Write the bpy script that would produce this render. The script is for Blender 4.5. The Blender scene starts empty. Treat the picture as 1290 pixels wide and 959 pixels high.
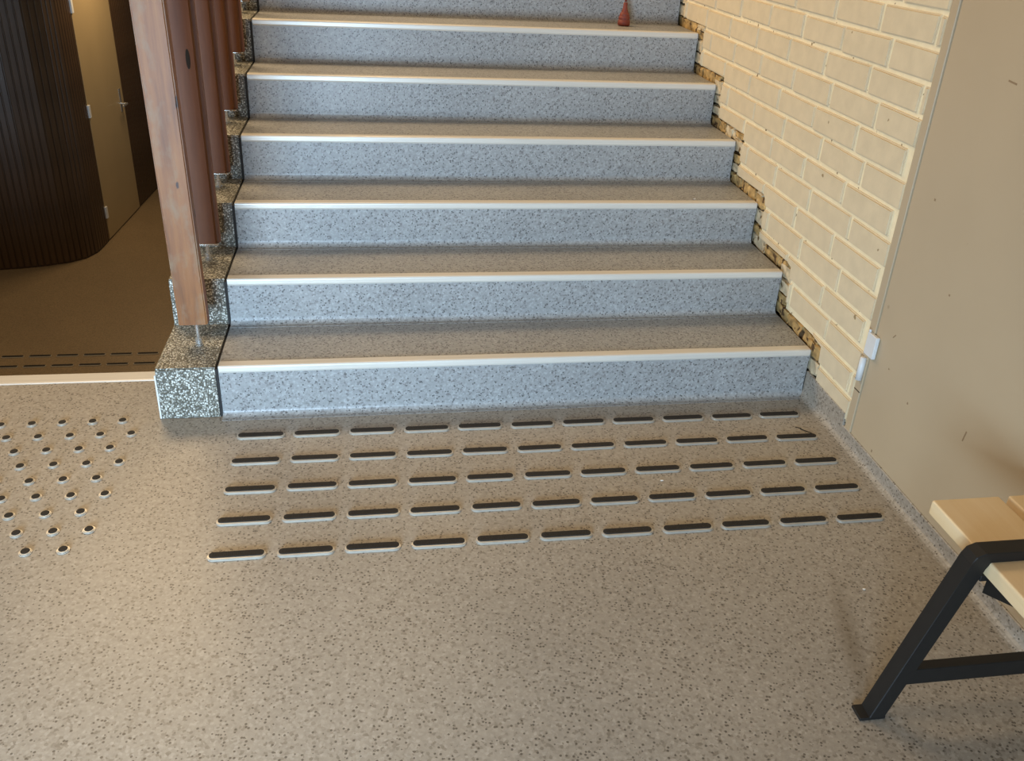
import bpy, bmesh, math, random
from mathutils import Vector, Matrix, Euler
random.seed(7)
scene = bpy.context.scene
COL = scene.collection

# ------------------------------------------------------------------ camera
F_PX, CX, CY = 1110.27, 13.12, -41.52
cam_d = bpy.data.cameras.new('camera'); cam = bpy.data.objects.new('camera', cam_d); COL.objects.link(cam)
cam_d.sensor_fit = 'HORIZONTAL'; cam_d.sensor_width = 36.0
cam_d.lens = F_PX / 1290 * 36.0
cam_d.shift_x = -CX / 1290; cam_d.shift_y = CY / 1290
cam.matrix_world = (Matrix.Translation((0.48224, -2.40303, 1.45633)) @
                    Matrix.Rotation(-0.1786088, 4, 'Z') @ Matrix.Rotation(1.1001995, 4, 'X') @ Matrix.Rotation(0.055633, 4, 'Z'))
cam_d.clip_start = 0.02
scene.camera = cam

# ------------------------------------------------------------------ world, lights, exposure
scene.view_settings.view_transform = 'Standard'
scene.view_settings.look = 'None'
scene.view_settings.exposure = -0.10
scene.view_settings.gamma = 1.0
scene.view_settings.use_curve_mapping = False
w = bpy.data.worlds.new('world'); scene.world = w; w.use_nodes = True
w.node_tree.nodes['Background'].inputs[0].default_value = (1.0, 0.86, 0.70, 1)
w.node_tree.nodes['Background'].inputs[1].default_value = 0.11

def area(name, loc, target, size, size_y, power, color, spread=180):
    d = bpy.data.lights.new(name, 'AREA'); d.shape = 'RECTANGLE'; d.size = size; d.size_y = size_y
    d.energy = power; d.color = color; d.spread = math.radians(spread)
    o = bpy.data.objects.new(name, d); COL.objects.link(o); o.location = loc
    o.rotation_euler = (Vector(target) - Vector(loc)).to_track_quat('-Z', 'Y').to_euler()
    return o
WARM = (1.0, 0.74, 0.44); COOL = (0.52, 0.75, 1.0)
area('landing_lamp', (-1.1, 2.3, 3.1), (0.5, -0.6, 0), 1.1, 1.1, 75, WARM)
area('landing_lamp', (0.55, 2.0, 3.1), (0.6, -0.4, 0), 0.6, 0.6, 28, WARM)
area('hall_lamp', (-1.3, -0.9, 2.8), (0.4, -0.4, 0), 0.8, 0.8, 26, WARM)
area('entrance_window', (-0.55, -3.5, 0.62), (0.25, 0.3, 0.15), 1.4, 0.9, 72, COOL, 100)
area('lower_hall_lamp', (-1.2, 5.6, 1.25), (-1.5, 5.0, -1.35), 0.6, 0.6, 20, WARM)

# ------------------------------------------------------------------ materials
def new_mat(name):
    m = bpy.data.materials.new(name); m.use_nodes = True
    nt = m.node_tree; return m, nt, nt.nodes['Principled BSDF']
def N(nt, t, **kw):
    n = nt.nodes.new(t)
    for k, v in kw.items():
        if k in n.inputs: n.inputs[k].default_value = v
        else: setattr(n, k, v)
    return n
def ramp(nt, stops, fac, interp='LINEAR'):
    r = nt.nodes.new('ShaderNodeValToRGB'); r.color_ramp.interpolation = interp
    e = r.color_ramp.elements
    while len(e) < len(stops): e.new(0.5)
    for el, (p, c) in zip(e, stops): el.position = p; el.color = (*c, 1) if len(c) == 3 else c
    nt.links.new(fac, r.inputs[0]); return r
def mix(nt, a, b, fac, mode='MIX'):
    n = nt.nodes.new('ShaderNodeMix'); n.data_type = 'RGBA'; n.blend_type = mode
    for s, i in ((fac, 0), (a, 6), (b, 7)):
        if hasattr(s, 'is_linked'): nt.links.new(s, n.inputs[i])
        elif i == 0: n.inputs[0].default_value = s
        else: n.inputs[i].default_value = (*s, 1)
    return n.outputs[2]
def coords(nt, scale=(1, 1, 1)):
    tc = nt.nodes.new('ShaderNodeTexCoord'); mp = nt.nodes.new('ShaderNodeMapping'); mp.inputs['Scale'].default_value = scale
    nt.links.new(tc.outputs['Object'], mp.inputs[0]); return mp.outputs[0]
def noise(nt, co, scale, detail=3, rough=.5):
    n = N(nt, 'ShaderNodeTexNoise', Scale=scale, Detail=detail, Roughness=rough); nt.links.new(co, n.inputs['Vector']); return n.outputs[0]
def bump(nt, b, h, strength, dist=.002):
    n = N(nt, 'ShaderNodeBump', Strength=strength, Distance=dist); nt.links.new(h, n.inputs['Height']); nt.links.new(n.outputs[0], b.inputs['Normal'])
def rgbh(h):
    h = h.lstrip('#'); c = [int(h[i:i+2], 16)/255 for i in (0, 2, 4)]
    return tuple(v/12.92 if v <= .04045 else ((v+.055)/1.055)**2.4 for v in c)

def vinyl(name, base, light, dark, chip, stain=False, rough=.42):
    m, nt, b = new_mat(name); co = coords(nt); nt.nodes['Mapping'].inputs['Rotation'].default_value = (.6, .9, .4)
    v = N(nt, 'ShaderNodeTexVoronoi', Scale=170.0); nt.links.new(co, v.inputs['Vector'])
    sep = nt.nodes.new('ShaderNodeSeparateColor'); nt.links.new(v.outputs['Color'], sep.inputs[0])
    r = ramp(nt, [(0, dark), (.22, base), (.7, base), (1, light)], sep.outputs[0])
    n1 = noise(nt, co, 90, 4, .65)
    r1 = ramp(nt, [(.3, (.86, .86, .86)), (.7, (1.1, 1.1, 1.1))], n1)
    c = mix(nt, r.outputs[0], r1.outputs[0], 1.0, 'MULTIPLY')
    n2 = noise(nt, co, 2.2, 3)
    r2 = ramp(nt, [(.3, (.93, .93, .93)), (.7, (1.05, 1.05, 1.05))], n2)
    c = mix(nt, c, r2.outputs[0], 1.0, 'MULTIPLY')
    v2 = N(nt, 'ShaderNodeTexVoronoi', Scale=135.0); nt.links.new(co, v2.inputs['Vector'])
    s2 = nt.nodes.new('ShaderNodeSeparateColor'); nt.links.new(v2.outputs['Color'], s2.inputs[0])
    a = N(nt, 'ShaderNodeMath', operation='GREATER_THAN'); a.inputs[1].default_value = .74; nt.links.new(s2.outputs[1], a.inputs[0])
    d = N(nt, 'ShaderNodeMath', operation='LESS_THAN'); d.inputs[1].default_value = .36; nt.links.new(v2.outputs['Distance'], d.inputs[0])
    ml = N(nt, 'ShaderNodeMath', operation='MULTIPLY'); nt.links.new(a.outputs[0], ml.inputs[0]); nt.links.new(d.outputs[0], ml.inputs[1])
    m3 = N(nt, 'ShaderNodeMath', operation='MULTIPLY'); m3.inputs[1].default_value = .85; nt.links.new(ml.outputs[0], m3.inputs[0])
    c = mix(nt, c, chip, m3.outputs[0])
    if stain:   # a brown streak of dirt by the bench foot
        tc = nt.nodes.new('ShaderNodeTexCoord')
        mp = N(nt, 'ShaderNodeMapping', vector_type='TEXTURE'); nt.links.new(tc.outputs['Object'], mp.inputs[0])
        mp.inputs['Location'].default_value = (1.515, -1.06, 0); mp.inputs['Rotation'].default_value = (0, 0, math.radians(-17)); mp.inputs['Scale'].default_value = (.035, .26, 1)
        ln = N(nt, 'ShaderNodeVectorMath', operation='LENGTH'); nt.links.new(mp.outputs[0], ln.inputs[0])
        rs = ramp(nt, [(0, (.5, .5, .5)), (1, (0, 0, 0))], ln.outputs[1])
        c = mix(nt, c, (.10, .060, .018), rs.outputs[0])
    nt.links.new(c, b.inputs['Base Color'])
    b.inputs['Roughness'].default_value = rough
    bump(nt, b, noise(nt, co, 260, 2), .25, .0006)
    return m
M = {}
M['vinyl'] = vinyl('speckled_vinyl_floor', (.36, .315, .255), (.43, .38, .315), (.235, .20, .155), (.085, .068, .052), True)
M['vinyl_step'] = vinyl('speckled_vinyl_steps', (.33, .325, .31), (.42, .415, .40), (.20, .185, .175), (.07, .066, .062))
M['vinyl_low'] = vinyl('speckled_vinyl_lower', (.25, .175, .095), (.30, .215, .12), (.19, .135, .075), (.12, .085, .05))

def simple(name, col, rough=.5, metal=0, var=.0, vscale=30, bmp=0, bscale=80, stretch=(1, 1, 1), spots=None):
    m, nt, b = new_mat(name); co = coords(nt, stretch)
    b.inputs['Roughness'].default_value = rough; b.inputs['Metallic'].default_value = metal
    n = noise(nt, co, vscale, 4)
    r = ramp(nt, [(.3, tuple(c*(1-var) for c in col)), (.7, tuple(min(1, c*(1+var)) for c in col))], n)
    c = r.outputs[0]
    if spots:
        sn = noise(nt, co, spots[0], 2, .4); rs = ramp(nt, [(spots[1], (0, 0, 0)), (spots[1]+.03, (1, 1, 1))], sn)
        c = mix(nt, c, spots[2], rs.outputs[0])
    nt.links.new(c, b.inputs['Base Color'])
    if bmp: bump(nt, b, noise(nt, co, bscale, 4, .6), bmp)
    return m
M['nosing'] = simple('anodised_aluminium_nosing', (.72, .665, .575), .35, .15, .04, 12, stretch=(.3, 8, 8))
M['steel'] = simple('brushed_steel', (.50, .46, .39), .36, .4, .05, 60)
M['pin'] = simple('chrome_pin', (.66, .64, .60), .22, .75, .02)
M['grip'] = simple('black_grip_insert', (.020, .016, .012), .75, 0, .3, 200, .5, 500)
M['brick'] = simple('cream_painted_brick', (.74, .61, .405), .6, 0, .05, 22, .35, 70, spots=(30, .755, (.36, .25, .12)))
M['mortar'] = simple('cream_painted_mortar_lit', (.95, .82, .55), .6, 0, .05, 30, .8, 60, spots=(45, .70, (.28, .19, .09)))  # same cream as the bricks, coloured paler to imitate light caught by the joints
M['raw'] = simple('bare_yellow_brick', (.46, .30, .115), .85, 0, .45, 28, 1.0, 60, spots=(30, .60, (.10, .055, .02)))
M['rawpale'] = simple('chipped_cream_brick', (.62, .50, .32), .8, 0, .25, 40, .9, 60, spots=(30, .64, (.16, .09, .03)))
M['dust'] = simple('dark_dusty_mortar', (.11, .08, .045), .95, 0, .5, 40, .8, 90)
M['door'] = simple('beige_painted_door', (.52, .405, .26), .42, 0, .035, 3, .08, 40, spots=(11, .745, (.30, .21, .12)))
M['door_low'] = simple('tan_lower_door', (.42, .31, .16), .45, 0, .04, 3)
M['white'] = simple('white_painted_metal', (.74, .74, .72), .4, 0, .03)
M['blacksteel'] = simple('black_coated_steel', (.0085, .0065, .0045), .65, .0, .15, 50)
M['caulk'] = simple('dark_joint', (.03, .028, .026), .9)
M['darkwall'] = simple('dark_brown_panelling', (.062, .034, .015), .42, 0, .35, 8, stretch=(4, 4, .4))
M['red'] = simple('dull_red_rubber', (.20, .035, .018), .6, 0, .2, 80)
M['chip'] = simple('white_plaster_crumb', (.85, .83, .78), .8)

def wood(name, c1, c2, c3, rough, sc, axis='z', blot=None):
    m, nt, b = new_mat(name)
    st = {'z': (14, 14, 1.0), 'y': (14, 1.0, 14)}[axis]
    co = coords(nt, st)
    n = noise(nt, co, sc, 5, .62)
    r = ramp(nt, [(.28, c1), (.5, c2), (.74, c3)], n)
    c = r.outputs[0]
    if blot:
        co2 = coords(nt, (1, 1, .5)); nb = noise(nt, co2, 16, 4, .6)
        rb = ramp(nt, [(.50, (0, 0, 0)), (.72, (1, 1, 1))], nb); c = mix(nt, c, blot, rb.outputs[0])
        nk = noise(nt, co2, 34, 2, .5); rk = ramp(nt, [(.69, (0, 0, 0)), (.74, (1, 1, 1))], nk); c = mix(nt, c, tuple(v*.35 for v in c1), rk.outputs[0])
    nt.links.new(c, b.inputs['Base Color']); b.inputs['Roughness'].default_value = rough
    bump(nt, b, n, .25, .001); return m
M['oldwood'] = wood('worn_orange_wood', (.13, .042, .009), (.27, .098, .021), (.37, .155, .040), .5, 2.2, blot=(.27, .175, .095))
M['redwood'] = wood('varnished_red_brown_wood', (.12, .040, .012), (.18, .065, .020), (.24, .095, .032), .55, 1.8)
M['pine'] = wood('pale_varnished_pine', (.74, .53, .28), (.80, .60, .35), (.85, .67, .43), .38, 1.4, 'y')

def terrazzo():
    m, nt, b = new_mat('washed_pebble_concrete'); co = coords(nt)
    v = N(nt, 'ShaderNodeTexVoronoi', Scale=175.0); nt.links.new(co, v.inputs['Vector'])
    s = nt.nodes.new('ShaderNodeSeparateColor'); nt.links.new(v.outputs['Color'], s.inputs[0])
    peb = ramp(nt, [(0, (.14, .125, .095)), (.35, (.32, .30, .24)), (.65, (.55, .54, .46)), (1, (.82, .80, .72))], s.outputs[0])
    e = ramp(nt, [(.38, (0, 0, 0)), (.60, (1, 1, 1))], v.outputs['Distance'])
    c = mix(nt, peb.outputs[0], (.10, .09, .065), e.outputs[0])
    nt.links.new(c, b.inputs['Base Color']); b.inputs['Roughness'].default_value = .42
    inv = N(nt, 'ShaderNodeMath', operation='SUBTRACT'); inv.inputs[0].default_value = 1; nt.links.new(v.outputs['Distance'], inv.inputs[1])
    bump(nt, b, inv.outputs[0], .7, .0025); return m
M['pebble'] = terrazzo()

# ------------------------------------------------------------------ mesh helpers
def link(name, bm, mat, parent=None, smooth=False, loc=None):
    bmesh.ops.recalc_face_normals(bm, faces=bm.faces)
    me = bpy.data.meshes.new(name); bm.to_mesh(me); bm.free()
    if mat: me.materials.append(M[mat] if isinstance(mat, str) else mat)
    if smooth:
        for p in me.polygons: p.use_smooth = True
    o = bpy.data.objects.new(name, me); COL.objects.link(o)
    if parent: o.parent = parent
    if loc is not None: o.location = loc
    return o
def empty(name, loc=(0, 0, 0)):
    o = bpy.data.objects.new(name, None); COL.objects.link(o); o.location = loc; o.empty_display_size = .05; return o
def tag(o, label=None, cat=None, group=None, kind=None):
    for k, v in (('label', label), ('category', cat), ('group', group), ('kind', kind)):
        if v: o[k] = v
    return o
def struct(name, bm, mat, label=None, cat='wall', **kw):
    o = link(name, bm, mat, **kw); return tag(o, label, cat, None, 'structure')
def box(bm, lo, hi):
    lo, hi = Vector(lo), Vector(hi)
    r = bmesh.ops.create_cube(bm, size=1, matrix=Matrix.Translation((lo+hi)/2) @ Matrix.Diagonal((*(hi-lo), 1)))
    return r['verts']
def bbox(bm, lo, hi, bev=.003, seg=2):
    vs = box(bm, lo, hi); es = {e for v in vs for e in v.link_edges}
    bmesh.ops.bevel(bm, geom=list(es), offset=bev, segments=seg, affect='EDGES', profile=.5)
def prism(bm, pts, axis, a, b):
    """extrude a closed 2-D outline along an axis ('x': pts are (y,z); 'z': (x,y); 'y': (x,z))"""
    f = {'x': lambda u, v, t: (t, u, v), 'z': lambda u, v, t: (u, v, t), 'y': lambda u, v, t: (u, t, v)}[axis]
    v0 = [bm.verts.new(f(u, v, a)) for u, v in pts]; v1 = [bm.verts.new(f(u, v, b)) for u, v in pts]
    n = len(pts); A = bm.faces.new(v0); B = bm.faces.new(v1[::-1])
    for i in range(n): bm.faces.new((v0[i], v1[i], v1[(i+1) % n], v0[(i+1) % n]))
    return A, B
def cyl(bm, p0, p1, r0, r1=None, seg=16):
    r1 = r0 if r1 is None else r1; p0, p1 = Vector(p0), Vector(p1); d = p1-p0
    m = Matrix.Translation((p0+p1)/2) @ d.to_track_quat('Z', 'Y').to_matrix().to_4x4()
    bmesh.ops.create_cone(bm, cap_ends=True, segments=seg, radius1=r0, radius2=r1, depth=d.length, matrix=m)

# ------------------------------------------------------------------ stair dimensions
W = 1.883; XW = 1.898
ZS = [0, .1687, .3246, .4808, .6406, .8031, .9666, 1.128, 1.290]
YS = [0, .2995, .5975, .8908, 1.188, 1.4828, 1.778, 2.073]
RY = [y + .013 for y in YS]          # riser planes
NSTEP = 8
# ------------------------------------------------------------------ floors
bm = bmesh.new(); box(bm, (-4.5, -6, -.12), (2.4, .248, 0)); box(bm, (-.17, .248, -.12), (2.4, .6, 0))
struct('floor', bm, 'vinyl', 'speckled beige vinyl floor of the upper hall', 'floor')
LZ = -1.35
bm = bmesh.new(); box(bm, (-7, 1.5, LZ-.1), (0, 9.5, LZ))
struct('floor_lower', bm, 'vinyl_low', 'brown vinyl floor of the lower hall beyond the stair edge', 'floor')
bm = bmesh.new(); box(bm, (-7, 9.3, LZ), (2.4, 9.5, 4)); struct('wall_back', bm, 'darkwall', 'far wall of the lower hall', 'wall')

# ------------------------------------------------------------------ staircases
def arc(cy, cz, r, a0, a1, n=6):
    return [(cy + r*math.cos(math.radians(a0+(a1-a0)*i/n)), cz + r*math.sin(math.radians(a0+(a1-a0)*i/n))) for i in range(n+1)]
def riser_mesh(y, zb, zt, x0, x1):
    r = .020
    out = [(y-r-.012, zb+.0008)] + arc(y-r, zb+r+.0008, r, -90, 0) + [(y, zt-.0005), (y+.012, zt-.0005), (y+.012, zb-.004), (y-r-.012, zb-.004)]
    bm = bmesh.new(); prism(bm, out, 'x', x0, x1); return bm
def nosing_mesh(yf, z, x0, x1, depth=.036):
    out = [(yf+depth, z-.001), (yf+depth, z+.0018), (yf+depth-.004, z+.0034)] + arc(yf+.006, z-.0026, .006, 90, 180, 5) + \
          [(yf, z-.015), (yf+.0028, z-.0205), (yf+.006, z-.0205), (yf+.006, z-.004), (yf+.012, z-.001)]
    bm = bmesh.new(); prism(bm, out, 'x', x0, x1); return bm
stair = empty('staircase', (.94, 0, 0))
tag(stair, 'wide flight of grey speckled vinyl steps rising beside the brick wall', 'staircase', None, 'structure')
def to_local(o, root):
    o.parent = root; o.matrix_parent_inverse = Matrix.Translation(-Vector(root.location)); return o
for k in range(NSTEP):
    ry = RY[k]; zt = ZS[k+1]; nb = RY[k+1] if k+1 < NSTEP else ry + 1.6
    to_local(link('riser', riser_mesh(ry, ZS[k], zt, 0, W+.007), 'vinyl_step'), stair)
    bm = bmesh.new(); box(bm, (0, ry+.001, zt-.04), (W+.010, nb+.011, zt)); to_local(link('tread', bm, 'vinyl_step'), stair)
    to_local(link('nosing', nosing_mesh(YS[k]+.0095, zt, .002, W+.006), 'nosing'), stair)
bm = bmesh.new()
for k in range(NSTEP): box(bm, (.005, RY[k]+.012, ZS[k]-.05), (W-.002, (RY[k+1] if k < NSTEP-1 else RY[k]+1.6)+.01, ZS[k+1]-.041))
to_local(link('stair_core', bm, 'caulk'), stair)

# descending flight
low = empty('staircase_lower', (-1.4, .3, 0)); tag(low, 'flight going down behind the cream edge strip at left', 'staircase', None, 'structure')
for k in range(8):
    y0 = .247 + .2966*k; z = -.16875*k
    to_local(link('nosing', nosing_mesh(y0, z, -3.2, -.182, .061), 'nosing'), low)
    bm = bmesh.new(); box(bm, (-3.2, y0+.006, z-.16875), (-.182, y0+.016, z-.02)); to_local(link('riser', bm, 'vinyl_low'), low)
    if k:
        bm = bmesh.new(); box(bm, (-3.2, y0-.2966+.016, z-.03), (-.182, y0+.05, z-.0005)); to_local(link('tread', bm, 'vinyl_low'), low)
    else:
        bm = bmesh.new(); box(bm, (-3.2, .2481, -.12), (-.182, .3, -.0008)); to_local(link('landing_edge', bm, 'vinyl'), low)

# ------------------------------------------------------------------ stepped pebble curb
pts = [(.004, 0.0)]
for k in range(NSTEP):
    yk = .006 if k == 0 else YS[k]+.014
    if k: pts.append((yk, ZS[k]+.001))
    pts.append((yk, ZS[k+1]+.001))
pts += [(3.6, ZS[NSTEP]+.001), (3.6, LZ), (.36, LZ), (.36, 0)]
curb = empty('stair_curb', (-.09, 0, 0))
tag(curb, 'stepped curb of speckled pebble concrete along the left end of the steps', 'curb', None, 'structure')
bm = bmesh.new(); A, B = prism(bm, pts, 'x', -.177, -.008)
bmesh.ops.bevel(bm, geom=[e for e in bm.edges if abs(e.verts[0].co.x-e.verts[1].co.x) > .1], offset=.004, segments=2, affect='EDGES')
to_local(link('curb_body', bm, 'pebble'), curb)
bm = bmesh.new(); prism(bm, [(.0035, .002), (.0035, .150), (.022, .150), (.022, .002)], 'x', -.1815, -.1772)
e = to_local(link('edge_strip', bm, 'white'), curb); tag(e, 'thin white strip on the outer edge')
bm = bmesh.new()
jp = [(y-.0, z) for y, z in pts[:2*NSTEP]]
for k in range(NSTEP):
    zt = ZS[k+1]; box(bm, (-.0085, RY[k]-.004, ZS[k]+.0005), (-.0005, RY[k+1] if k < NSTEP-1 else 3.6, zt-.006))
to_local(link('joint', bm, 'caulk'), curb)

# ------------------------------------------------------------------ baluster posts
ORD = ['first', 'second', 'third', 'fourth', 'fifth', 'sixth', 'seventh', 'eighth', 'ninth', 'tenth', 'eleventh']
def make_post(k):
    z0 = ZS[k+1]; y = YS[k] + .178; dx = .004*k
    y = YS[k] + (.158, .183, .198)[min(k, 2)]
    root = empty('baluster_post', (-.085+dx, y, z0+.001)); root.rotation_euler.y = -.011 if k == 0 else 0
    hw = .0425; th = .045
    bm = bmesh.new(); top = 2.3
    vs = box(bm, (-hw, 0, .052), (hw, th, top))
    zb = (.070, .058, .052)[min(k, 2)]
    for v in vs:
        if v.co.z < .1: v.co.z = zb
    bmesh.ops.bevel(bm, geom=[e for e in bm.edges if abs(e.verts[0].co.z-e.verts[1].co.z) > .1], offset=.004 if k == 0 else .014, segments=3 if k == 0 else 5, affect='EDGES')
    link('board', bm, 'oldwood' if k == 0 else 'redwood', root, smooth=False)
    if k:
        bm = bmesh.new(); bbox(bm, (-hw+.004, -.003, zb-.0055), (hw-.004, th-.003, zb-.0005), .001, 1)
        tag(link('metal_plate', bm, 'pin', root), 'steel plate under the board')
    for px in ((.0, ) if k == 0 else (-.009,)):
        bm = bmesh.new()
        cyl(bm, (px+.009, .006, 0), (px+.009, .006, zb-.0005), .0055)
        link('pin', bm, 'pin', root)
        bm = bmesh.new(); cyl(bm, (px+.009, .006, 0), (px+.009, .006, .003), .0125, seg=20)
        cyl(bm, (px+.009, .006, .006), (px+.009, .006, .022), .0102, seg=18)
        link('nut', bm, 'pin', root)
    if k == 1:
        bm = bmesh.new(); n = 14; z_k = .974-z0
        o = [(.010+.0062*math.cos(2*math.pi*i/n), z_k+.030*math.sin(2*math.pi*i/n)) for i in range(n)]
        prism(bm, o, 'y', -.0012, .003); tag(link('knot_hole', bm, 'caulk', root), 'long dark knot hole in the board')
    txt = {0: 'broad worn orange-brown wooden post on the lowest curb step, nearest the viewer',
           1: 'red-brown wooden post with a long dark knot, second from the front'}.get(k, 'red-brown wooden post on the %s curb step counted from the bottom' % ORD[k])
    tag(root, txt, 'post', 'wooden baluster posts on the stair curb'); return root
for k in range(6): make_post(k)

# ------------------------------------------------------------------ right wall: brick
YE = -.262                      # end of the brickwork at the door frame
def yb(z):                      # back limit of the visible wall at height z (riser plane)
    for k in range(NSTEP):
        if z < ZS[k+1]: return YS[k]
    return 3.6
M1 = .040                       # width of the broken, unpainted margin along the steps
def limit(z):
    if z < ZS[1]+M1: return YS[0]-.036
    for k in range(1, NSTEP):
        if z < ZS[k+1]+M1: return YS[k]-.034
    return 3.5
TR = [ZS[k]+M1 for k in range(1, NSTEP+1)]
wall = empty('wall_right', (XW, 0, 0)); tag(wall, 'cream painted brick wall along the right end of the steps', 'wall', None, 'structure')
bm = bmesh.new(); box(bm, (XW+.022, -.27, -.1), (XW+.2, 3.6, 3.2)); to_local(link('backing', bm, 'dust'), wall)
PITCH = .0855; B0 = .1405 - PITCH; JT = .0115
nc = int((3.0-B0)/PITCH)
bm = bmesh.new()
def bands(za, zb):
    cuts = [za] + [t for t in TR if za < t < zb] + [zb]
    return [(a, b, limit((a+b)/2)) for a, b in zip(cuts, cuts[1:])]
for c in range(nc):
    for a, b, l in bands(B0+c*PITCH, B0+(c+1)*PITCH):
        box(bm, (XW+.0062, YE, a), (XW+.03, l - random.uniform(.0, .006), b))
to_local(link('mortar', bm, 'mortar'), wall)
def brick(poly, dep):
    bm = bmesh.new(); A, B = prism(bm, poly, 'x', XW+dep, XW+.012)
    front = A if A.calc_center_median().x < B.calc_center_median().x else B
    bmesh.ops.bevel(bm, geom=list(front.edges), offset=.0045, segments=2, affect='EDGES', clamp_overlap=True)
    to_local(link('brick', bm, 'brick'), wall)
def j(s=.0022): return random.uniform(-s, s)
nb = 0
for c in range(nc):
    za, zb = B0+c*PITCH+JT/2, B0+(c+1)*PITCH-JT/2
    typeA = (c % 2 == 1)
    y0 = (-.238 if typeA else -.038) - .0   # first head joint
    joints = [y0 + i*.2775 + j(.006) for i in range(0, 15)]
    edges = [YE-.004] + joints
    bs = bands(za, zb); lm = max(b[2] for b in bs)
    for p, q in zip(edges, edges[1:]):
        s, t = p+JT/2, q-JT/2
        if t-s < .02 or s > lm-.012: continue
        if nb > 270: break
        if s < YE: s = YE+.0
        if len(bs) == 1 or t <= min(b[2] for b in bs):
            t2 = min(t, lm)
            if t2-s < .012: continue
            poly = [(s+j(), za+j()), (t2+j(), za+j()), (t2+j(), zb+j()), (s+j(), zb+j())]
        else:
            (a1, b1, l1), (a2, b2, l2) = bs[0], bs[1]     # l1 < l2 : the lower part is cut
            t2 = min(t, l2)
            if s < l1-.01 and t2 > l1+.008 and b2-a2 > .008:
                poly = [(s+j(), za+j()), (l1+j(), za+j()), (l1+j(), b1+j(.003)), (t2+j(), b1+j(.003)), (t2+j(), zb+j()), (s+j(), zb+j())]
            elif s >= l1-.01:
                if zb-b1 < .012: continue
                poly = [(s+j(), b1+j()), (t2+j(), b1+j()), (t2+j(), zb+j()), (s+j(), zb+j())]
            else:
                poly = [(s+j(), za+j()), (min(t2, l1)+j(), za+j()), (min(t2, l1)+j(), zb+j()), (s+j(), zb+j())]
        brick(poly, random.uniform(-.0025, .001)); nb += 1
# broken, bare pieces following the steps
def rubble(y0, y1, z0, z1, mat, dep):
    bm = bmesh.new(); box(bm, (XW+dep, y0, z0), (XW+.03, y1, z1))
    bmesh.ops.subdivide_edges(bm, edges=bm.edges[:], cuts=2, use_grid_fill=True)
    for v in bm.verts:
        v.co += Vector((random.uniform(-.0035, .003), random.uniform(-.004, .004), random.uniform(-.004, .003)))
    to_local(link('brick_fragment', bm, mat), wall)
for k in range(1, NSTEP):
    ya, yz = YS[k-1]+.004, YS[k]+.05
    y = ya + random.uniform(.0, .01)
    while y < yz-.02:
        L = random.uniform(.05, .13); e = min(y+L, yz)
        if yz-e < .03: e = yz
        rubble(y, e, ZS[k]-.003, ZS[k]+M1-random.uniform(.003, .007), 'raw' if random.random() < .75 else 'rawpale', random.uniform(.002, .009))
        y = e + random.uniform(.003, .009)
for k in range(0, NSTEP-1):
    z = ZS[k]+(.093 if k == 0 else M1+.006); zt = ZS[k+1]+M1-.004
    while z < zt-.015:
        h = random.uniform(.022, .05); e = min(z+h, zt)
        rubble(YS[k]-.033, YS[k]+.05, z, e, random.choice(['raw', 'rawpale', 'rawpale']), random.uniform(-.001, .006))
        z = e + random.uniform(.005, .013)

# door, frame and plain wall to the right of the brickwork
bm = bmesh.new(); bbox(bm, (XW-.002, -.2995, .0), (XW+.06, -.2665, 2.15), .002, 1); bbox(bm, (XW-.002, -1.24, 2.10), (XW+.06, -.3, 2.15), .002, 1); bbox(bm, (XW-.002, -1.24, 0), (XW+.06, -1.207, 2.1), .002, 1)
frame = struct('door_1', bm, 'door', 'plain beige painted door with its frame right of the brick wall', 'door')
bm = bmesh.new(); bbox(bm, (XW+.001, -1.204, .01), (XW+.045, -.3028, 2.097), .002, 1); link('door_leaf', bm, 'door', frame)
bm = bmesh.new(); box(bm, (XW+.012, -.304, .0), (XW+.05, -.2985, 2.1)); box(bm, (XW+.010, -.2668, .0), (XW+.05, -.2625, 2.1)); link('door_gap', bm, 'caulk', frame)
hg = link('hinge', (lambda b: (bbox(b, (XW-.013, -.331, .315), (XW-.001, -.283, .384), .0015, 1), b)[1])(bmesh.new()), 'white', frame); tag(hg, 'white metal hinge')
bm = bmesh.new(); cyl(bm, (XW-.009, -.2865, .226), (XW-.009, -.2865, .300), .0095, seg=14); cyl(bm, (XW-.009, -.2865, .384), (XW-.009, -.2865, .392), .004, seg=10)
link('hinge_pin', bm, 'white', hg, smooth=True)
bm = bmesh.new(); box(bm, (XW-.0028, -.2985, .185), (XW, -.268, .1885)); link('scratch', bm, 'dust', frame)
M['scuff'] = simple('brown_scuff', (.30, .20, .11), .7)
for sy, sz, ly, lz, ang in ((-.563, 1.143, .030, .004, .1), (-.403, .819, .006, .006, 0), (-.388, .419, .016, .0025, -.9), (-.424, .061, .005, .008, 0), (-.402, .323, .004, .004, .3), (-.760, .328, .0035, .030, .15), (-.56, .62, .005, .005, 0), (-.52, .28, .004, .006, 0)):
    bm = bmesh.new(); box(bm, (-.0006, -ly/2, -lz/2), (.001, ly/2, lz/2))
    o = link('scuff_mark', bm, 'scuff', frame, loc=(XW+.001, sy, sz)); o.rotation_euler.x = ang
bm = bmesh.new(); box(bm, (XW, -6, -.1), (XW+.2, -1.24, 3.2)); box(bm, (XW, -1.24, 2.15), (XW+.2, -.27, 3.2)); box(bm, (XW+.07, -1.24, -.1), (XW+.2, -.262, 2.2))
struct('wall_right_plain', bm, 'door', 'plain beige wall beyond the door', 'wall')

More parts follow.
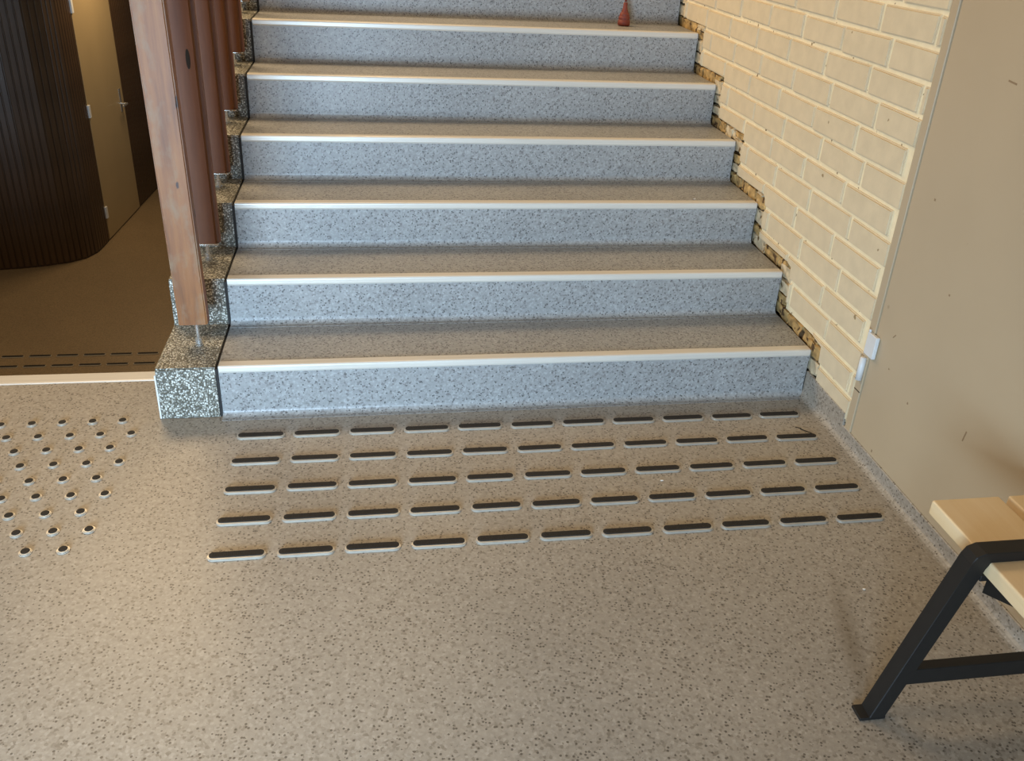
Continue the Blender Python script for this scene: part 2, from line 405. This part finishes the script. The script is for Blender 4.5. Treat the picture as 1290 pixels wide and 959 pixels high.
# coved vinyl skirting
def skirt(h): 
    r = .024
    return [(XW-.004-r-.012, .0002)] + [(XW-.004-r+r*math.cos(math.radians(a)), .0002+r+r*math.sin(math.radians(a))) for a in (-90, -72, -54, -36, -18, 0)] + [(XW-.004, h-.002), (XW-.002, h), (XW+.004, h), (XW+.004, -.004), (XW-.05, -.004)]
bm = bmesh.new()
secs = [(.016, .090), (-.0, .090), (-.12, .088), (-.252, .087), (-.258, .047), (-.7, .045), (-1.5, .046), (-6, .046)]
rings = [[bm.verts.new((x, y, z)) for x, z in skirt(h)] for y, h in secs]
for a, b in zip(rings, rings[1:]):
    for i in range(len(a)): bm.faces.new((a[i], b[i], b[(i+1) % len(a)], a[(i+1) % len(a)]))
bm.faces.new(rings[0]); bm.faces.new(rings[-1][::-1])
sk = struct('baseboard_right', bm, 'vinyl', 'coved speckled vinyl skirting at the foot of the brick wall and door', 'skirting')

# ------------------------------------------------------------------ tactile strips
def stadium(L, wd, n=8):
    r = wd/2; h = L/2-r
    return [(h+r*math.cos(a), r*math.sin(a)) for a in [math.pi*(i/n-.5) for i in range(n+1)]] + [(-h-r*math.cos(a), -r*math.sin(a)) for a in [math.pi*(i/n-.5) for i in range(n+1)]]
def slab_mesh(outline, z0, z1, bev, name, mat):
    bm = bmesh.new(); A, B = prism(bm, outline, 'z', z0, z1)
    top = A if A.calc_center_median().z > B.calc_center_median().z else B
    if bev: bmesh.ops.bevel(bm, geom=list(top.edges), offset=bev, segments=2, affect='EDGES')
    bmesh.ops.recalc_face_normals(bm, faces=bm.faces)
    me = bpy.data.meshes.new(name); bm.to_mesh(me); bm.free(); me.materials.append(M[mat]); return me
bar_base = slab_mesh(stadium(.138, .0295), 0, .0058, .0018, 'bar_base', 'steel')
def ribbed_insert():
    bm = bmesh.new(); A, B = prism(bm, stadium(.130, .0205), 'z', .004, .0072)
    n = 26
    for i in range(n):
        x = -.056+.112*i/(n-1); box(bm, (x-.0011, -.0092, .0065), (x+.0011, .0092, .0082))
    bmesh.ops.recalc_face_normals(bm, faces=bm.faces)
    me = bpy.data.meshes.new('grip_insert'); bm.to_mesh(me); bm.free(); me.materials.append(M['grip']); return me
bar_top = ribbed_insert()
def inst(name, me, parent, loc=(0, 0, 0)):
    o = bpy.data.objects.new(name, me); COL.objects.link(o); o.parent = parent; o.location = loc; return o
ROWS = ['row farthest from the steps', 'second row from the front', 'middle row', 'second row from the steps', 'row nearest the steps']
for jn in range(5):
    for i in range(11):
        x = .0556+.0685+.16314*i + j(.001) + (.0 if i else 0); y = -.6507+.13397*jn + j(.0012)
        r = empty('tactile_bar', (x, y, 0)); r.rotation_euler.z = j(.008)
        tag(r, 'black-topped guide bar, %s from the left in the %s' % (ORD[i], ROWS[jn]), 'tactile bar', 'guide bars on the floor before the steps')
        inst('base', bar_base, r); inst('grip', bar_top, r, (0, .0022, 0))
# studs
circ = lambda r, n=20: [(r*math.cos(2*math.pi*i/n), r*math.sin(2*math.pi*i/n)) for i in range(n)]
stud_base = slab_mesh(circ(.0150), 0, .0050, .0022, 'stud_base', 'steel')
stud_top = slab_mesh(circ(.0104), .004, .0066, .0006, 'stud_grip', 'grip')
cnt = 0
for jn in range(9):
    y = -.001-.0738*jn; n = 0
    for i in range(7):
        x = (-.288 if jn % 2 == 0 else -.2475) - .0848*i + j(.001)
        if x < -.66+.027*jn: continue
        n += 1
        r = empty('tactile_stud', (x, y+j(.001), 0))
        tag(r, 'round steel stud, %s from the right in the %s row from the cream strip' % (ORD[n-1], ORD[jn]), 'tactile stud', 'round warning studs at left')
        inst('base', stud_base, r); inst('grip', stud_top, r, (0, .0008, 0)); cnt += 1
# guide bars on the lower floor
for jn, y in enumerate((2.935, 3.075)):
    for i in range(6):
        x = (-1.034, -1.042)[jn] - .1660*i
        r = empty('tactile_bar', (x, y, LZ))
        tag(r, 'lower floor guide bar, %s from the curb in the %s row beyond the strip' % (ORD[i], ['nearer', 'farther'][jn]), 'tactile bar', 'guide bars on the lower floor')
        inst('base', bar_base, r); inst('grip', bar_top, r, (0, .0022, 0))

# ------------------------------------------------------------------ lower hall panelling and door
path = [(-4.4, 4.55), (-3.2, 4.52), (-2.464, 4.585), (-2.299, 4.615), (-2.137, 4.66), (-1.985, 4.73), (-1.885, 4.82), (-1.832, 4.95), (-1.818, 5.09), (-1.813, 5.235)]
a_, b_ = Vector((-1.816, 5.244)), Vector((-1.762, 6.133)); dd = (b_-a_).normalized()
def walk(pl, step):
    out = []; carry = 0
    for (x0, y0), (x1, y1) in zip(pl, pl[1:]):
        L = math.hypot(x1-x0, y1-y0); t = carry
        while t < L:
            out.append((x0+(x1-x0)*t/L, y0+(y1-y0)*t/L, math.atan2(y1-y0, x1-x0))); t += step
        carry = t-L
    return out
lw = empty('wall_left', (-2, 5, LZ)); tag(lw, 'dark brown panelled wall with a rounded corner in the lower hall', 'wall', None, 'structure')
bm = bmesh.new()
def offs(pl, d):
    res = []
    for i, (x, y) in enumerate(pl):
        p0 = pl[max(0, i-1)]; p1 = pl[min(len(pl)-1, i+1)]; t = Vector((p1[0]-p0[0], p1[1]-p0[1])).normalized()
        res.append((x - t.y*d, y + t.x*d))
    return res
prism(bm, path + offs(path, .12)[::-1], 'z', LZ, 3.0)
end = [tuple(b_+dd*.004), tuple(b_+dd*3.0)]
prism(bm, end + offs(end, .12)[::-1], 'z', LZ, 3.0)
prism(bm, [tuple(a_), tuple(b_)] + offs([tuple(a_), tuple(b_)], .12)[::-1], 'z', LZ+2.12, 3.0)
prism(bm, [tuple(a_+Vector((-.05, 0))), tuple(b_+Vector((-.05, 0)))] + offs([tuple(a_), tuple(b_)], .12)[::-1], 'z', LZ, LZ+2.2)
to_local(link('panel_backing', bm, 'darkwall'), lw)
bm = bmesh.new(); bbox(bm, (-.0205, -.009, .012), (.0205, .003, 4.2), .004, 1)
bmesh.ops.recalc_face_normals(bm, faces=bm.faces); slat_me = bpy.data.meshes.new('wall_slat'); bm.to_mesh(slat_me); bm.free(); slat_me.materials.append(M['darkwall'])
for x, y, a in walk(path[1:], .047) + walk(end, .047):
    o = bpy.data.objects.new('wall_slat', slat_me); COL.objects.link(o); o.location = (x, y, LZ); o.rotation_euler.z = a; o.parent = lw
    o.matrix_parent_inverse = Matrix.Translation(-Vector(lw.location))
door = empty('door_2', (a_.x, a_.y, LZ)); door.rotation_euler.z = math.atan2(dd.y, dd.x)
tag(door, 'narrow tan door in the dark panelled wall of the lower hall', 'door', None, 'structure')
DL = (b_-a_).length
bm = bmesh.new(); bbox(bm, (.004, -.012, .012), (DL-.004, .03, 2.11), .002, 1); link('door_leaf', bm, 'door_low', door)
bm = bmesh.new(); bbox(bm, (DL-.11, -.016, .93), (DL-.07, -.012, 1.13), .001, 1)
cyl(bm, (DL-.09, -.012, 1.0), (DL-.09, -.065, 1.0), .010); bbox(bm, (DL-.20, -.072, .99), (DL-.08, -.058, 1.01), .004, 1)
tag(link('door_handle', bm, 'pin', door), 'bright lever handle')
for z in (.25, 1.10, 1.90):
    bm = bmesh.new(); bbox(bm, (-.008, -.026, z-.05), (.028, -.010, z+.05), .002, 1); link('hinge', bm, 'white', door)

# ------------------------------------------------------------------ bench
def make_bench():
    root = empty('bench', (1.74, -1.8, 0)); tag(root, 'slatted pale pine bench on a black steel frame against the door wall', 'bench')
    for i, (x0, x1) in enumerate(((1.590, 1.7425), (1.764, 1.882))):
        bm = bmesh.new(); bbox(bm, (x0, -2.75, .366), (x1, -1.087, .400), .0045, 3)
        to_local(link('seat_slat', bm, 'pine'), root)
    for y0 in (-1.281, -2.6):
        y1 = y0+.036
        # sloping flat-bar leg, bent into the top bar
        outer = [(1.432, .0), (1.545, .395), (1.553, .413), (1.572, .4215), (1.900-.028, .4215), (1.900-.028, .4015), (1.580, .4015), (1.570, .394), (1.560, .378), (1.455, .0)]
        outer = [(1.444, .004), (1.553, .398), (1.560, .414), (1.577, .4215), (1.872, .4215), (1.872, .4005), (1.596, .4005), (1.589, .396), (1.584, .386), (1.478, .004)]
        bm = bmesh.new(); prism(bm, outer, 'y', y0, y1)
        bmesh.ops.bevel(bm, geom=[e for e in bm.edges if abs(e.verts[0].co.y-e.verts[1].co.y) < 1e-5], offset=.0015, segments=1, affect='EDGES')
        to_local(link('leg_frame', bm, 'blacksteel'), root)
        bm = bmesh.new(); prism(bm, [(1.862, .0), (1.882, .0), (1.882, .4005), (1.862, .4005)], 'y', y0, y1); to_local(link('rear_leg', bm, 'blacksteel'), root)
        bm = bmesh.new(); bbox(bm, (1.493, y0+.006, .086), (1.863, y1-.006, .126), .0015, 1); to_local(link('stretcher', bm, 'blacksteel'), root)
        bm = bmesh.new(); bbox(bm, (1.424, y0+.000, .0), (1.480, y1-.000, .007), .001, 1); to_local(link('foot_plate', bm, 'blacksteel'), root)
        bm = bmesh.new(); bbox(bm, (1.585, y0+.003, .352), (1.87, y0+.033, .3665), .001, 1)
        prism(bm, [(y0+.002, .3655), (y0+.002, .325), (y0-.085, .3655)], 'x', 1.598, 1.603); to_local(link('bracket', bm, 'blacksteel'), root)
make_bench()

# ------------------------------------------------------------------ small things
# red connector standing on the sixth step with its lead going up
def lathe(bm, prof, seg=20):
    rings = [[bm.verts.new((r*math.cos(2*math.pi*i/seg), r*math.sin(2*math.pi*i/seg), z)) for i in range(seg)] for r, z in prof]
    for a, b in zip(rings, rings[1:]):
        for i in range(seg): bm.faces.new((a[i], a[(i+1) % seg], b[(i+1) % seg], b[i]))
    bm.faces.new(rings[0][::-1]); bm.faces.new(rings[-1])
con = empty('cable_connector', (1.603, 1.690, ZS[6]+.002)); tag(con, 'small dull red rubber cable connector standing on the sixth step', 'connector')
bm = bmesh.new(); lathe(bm, [(a*1.22, b*.95) for a, b in [(.020, 0), (.0225, .002), (.0225, .022), (.020, .024), (.020, .030), (.0215, .032), (.0205, .040), (.0175, .043), (.0185, .046), (.0155, .056), (.0125, .060), (.0125, .064), (.009, .074), (.008, .082), (.0075, .100), (.006, .102)]])
link('body', bm, 'red', con, smooth=True)
bm = bmesh.new(); cyl(bm, (0, 0, .1), (.002, .006, .19), .005, .0045, 10); cyl(bm, (.002, .006, .188), (-.004, .03, .36), .0045, .0045, 10); link('lead', bm, 'red', con, smooth=True)
bm = bmesh.new(); cyl(bm, (0, 0, -.0015), (0, 0, .001), .0175, seg=16); link('socket_face', bm, 'caulk', con)
def crumb(loc, s, label, mat='chip', name='plaster_crumb', cat='debris'):
    bm = bmesh.new(); bmesh.ops.create_icosphere(bm, subdivisions=1, radius=1)
    for v in bm.verts: v.co = Vector((v.co.x*s[0], v.co.y*s[1], v.co.z*s[2]))*random.uniform(.75, 1.2)
    for v in bm.verts: v.co.z += s[2]*.8
    tag(link(name, bm, mat, loc=loc), label, cat)
crumb((1.262, -.435, 0), (.006, .003, .002), 'tiny white plaster crumb among the guide bars')
crumb((1.627, -.916, 0), (.005, .004, .002), 'tiny white plaster crumb on the open floor beside the bench')
crumb((1.500, .306+.02, ZS[1]+.0), (.001, .001, .001), 'speck of plaster at the back of the first step') if False else None
crumb((1.66, .66, ZS[3]), (.006, .004, .003), 'white plaster crumb on the third step')
bm = bmesh.new()
for p, q in (((0, 0, .001), (.022, -.03, .004)), ((.022, -.03, .004), (.024, -.052, .0015)), ((.004, .002, .001), (-.012, .012, .001))): cyl(bm, p, q, .0016, .0014, 6)
tag(link('dark_thread', bm, 'blacksteel', loc=(1.79, -.20, .0)), 'short dark thread lying beyond the right end of the guide bars', 'debris')
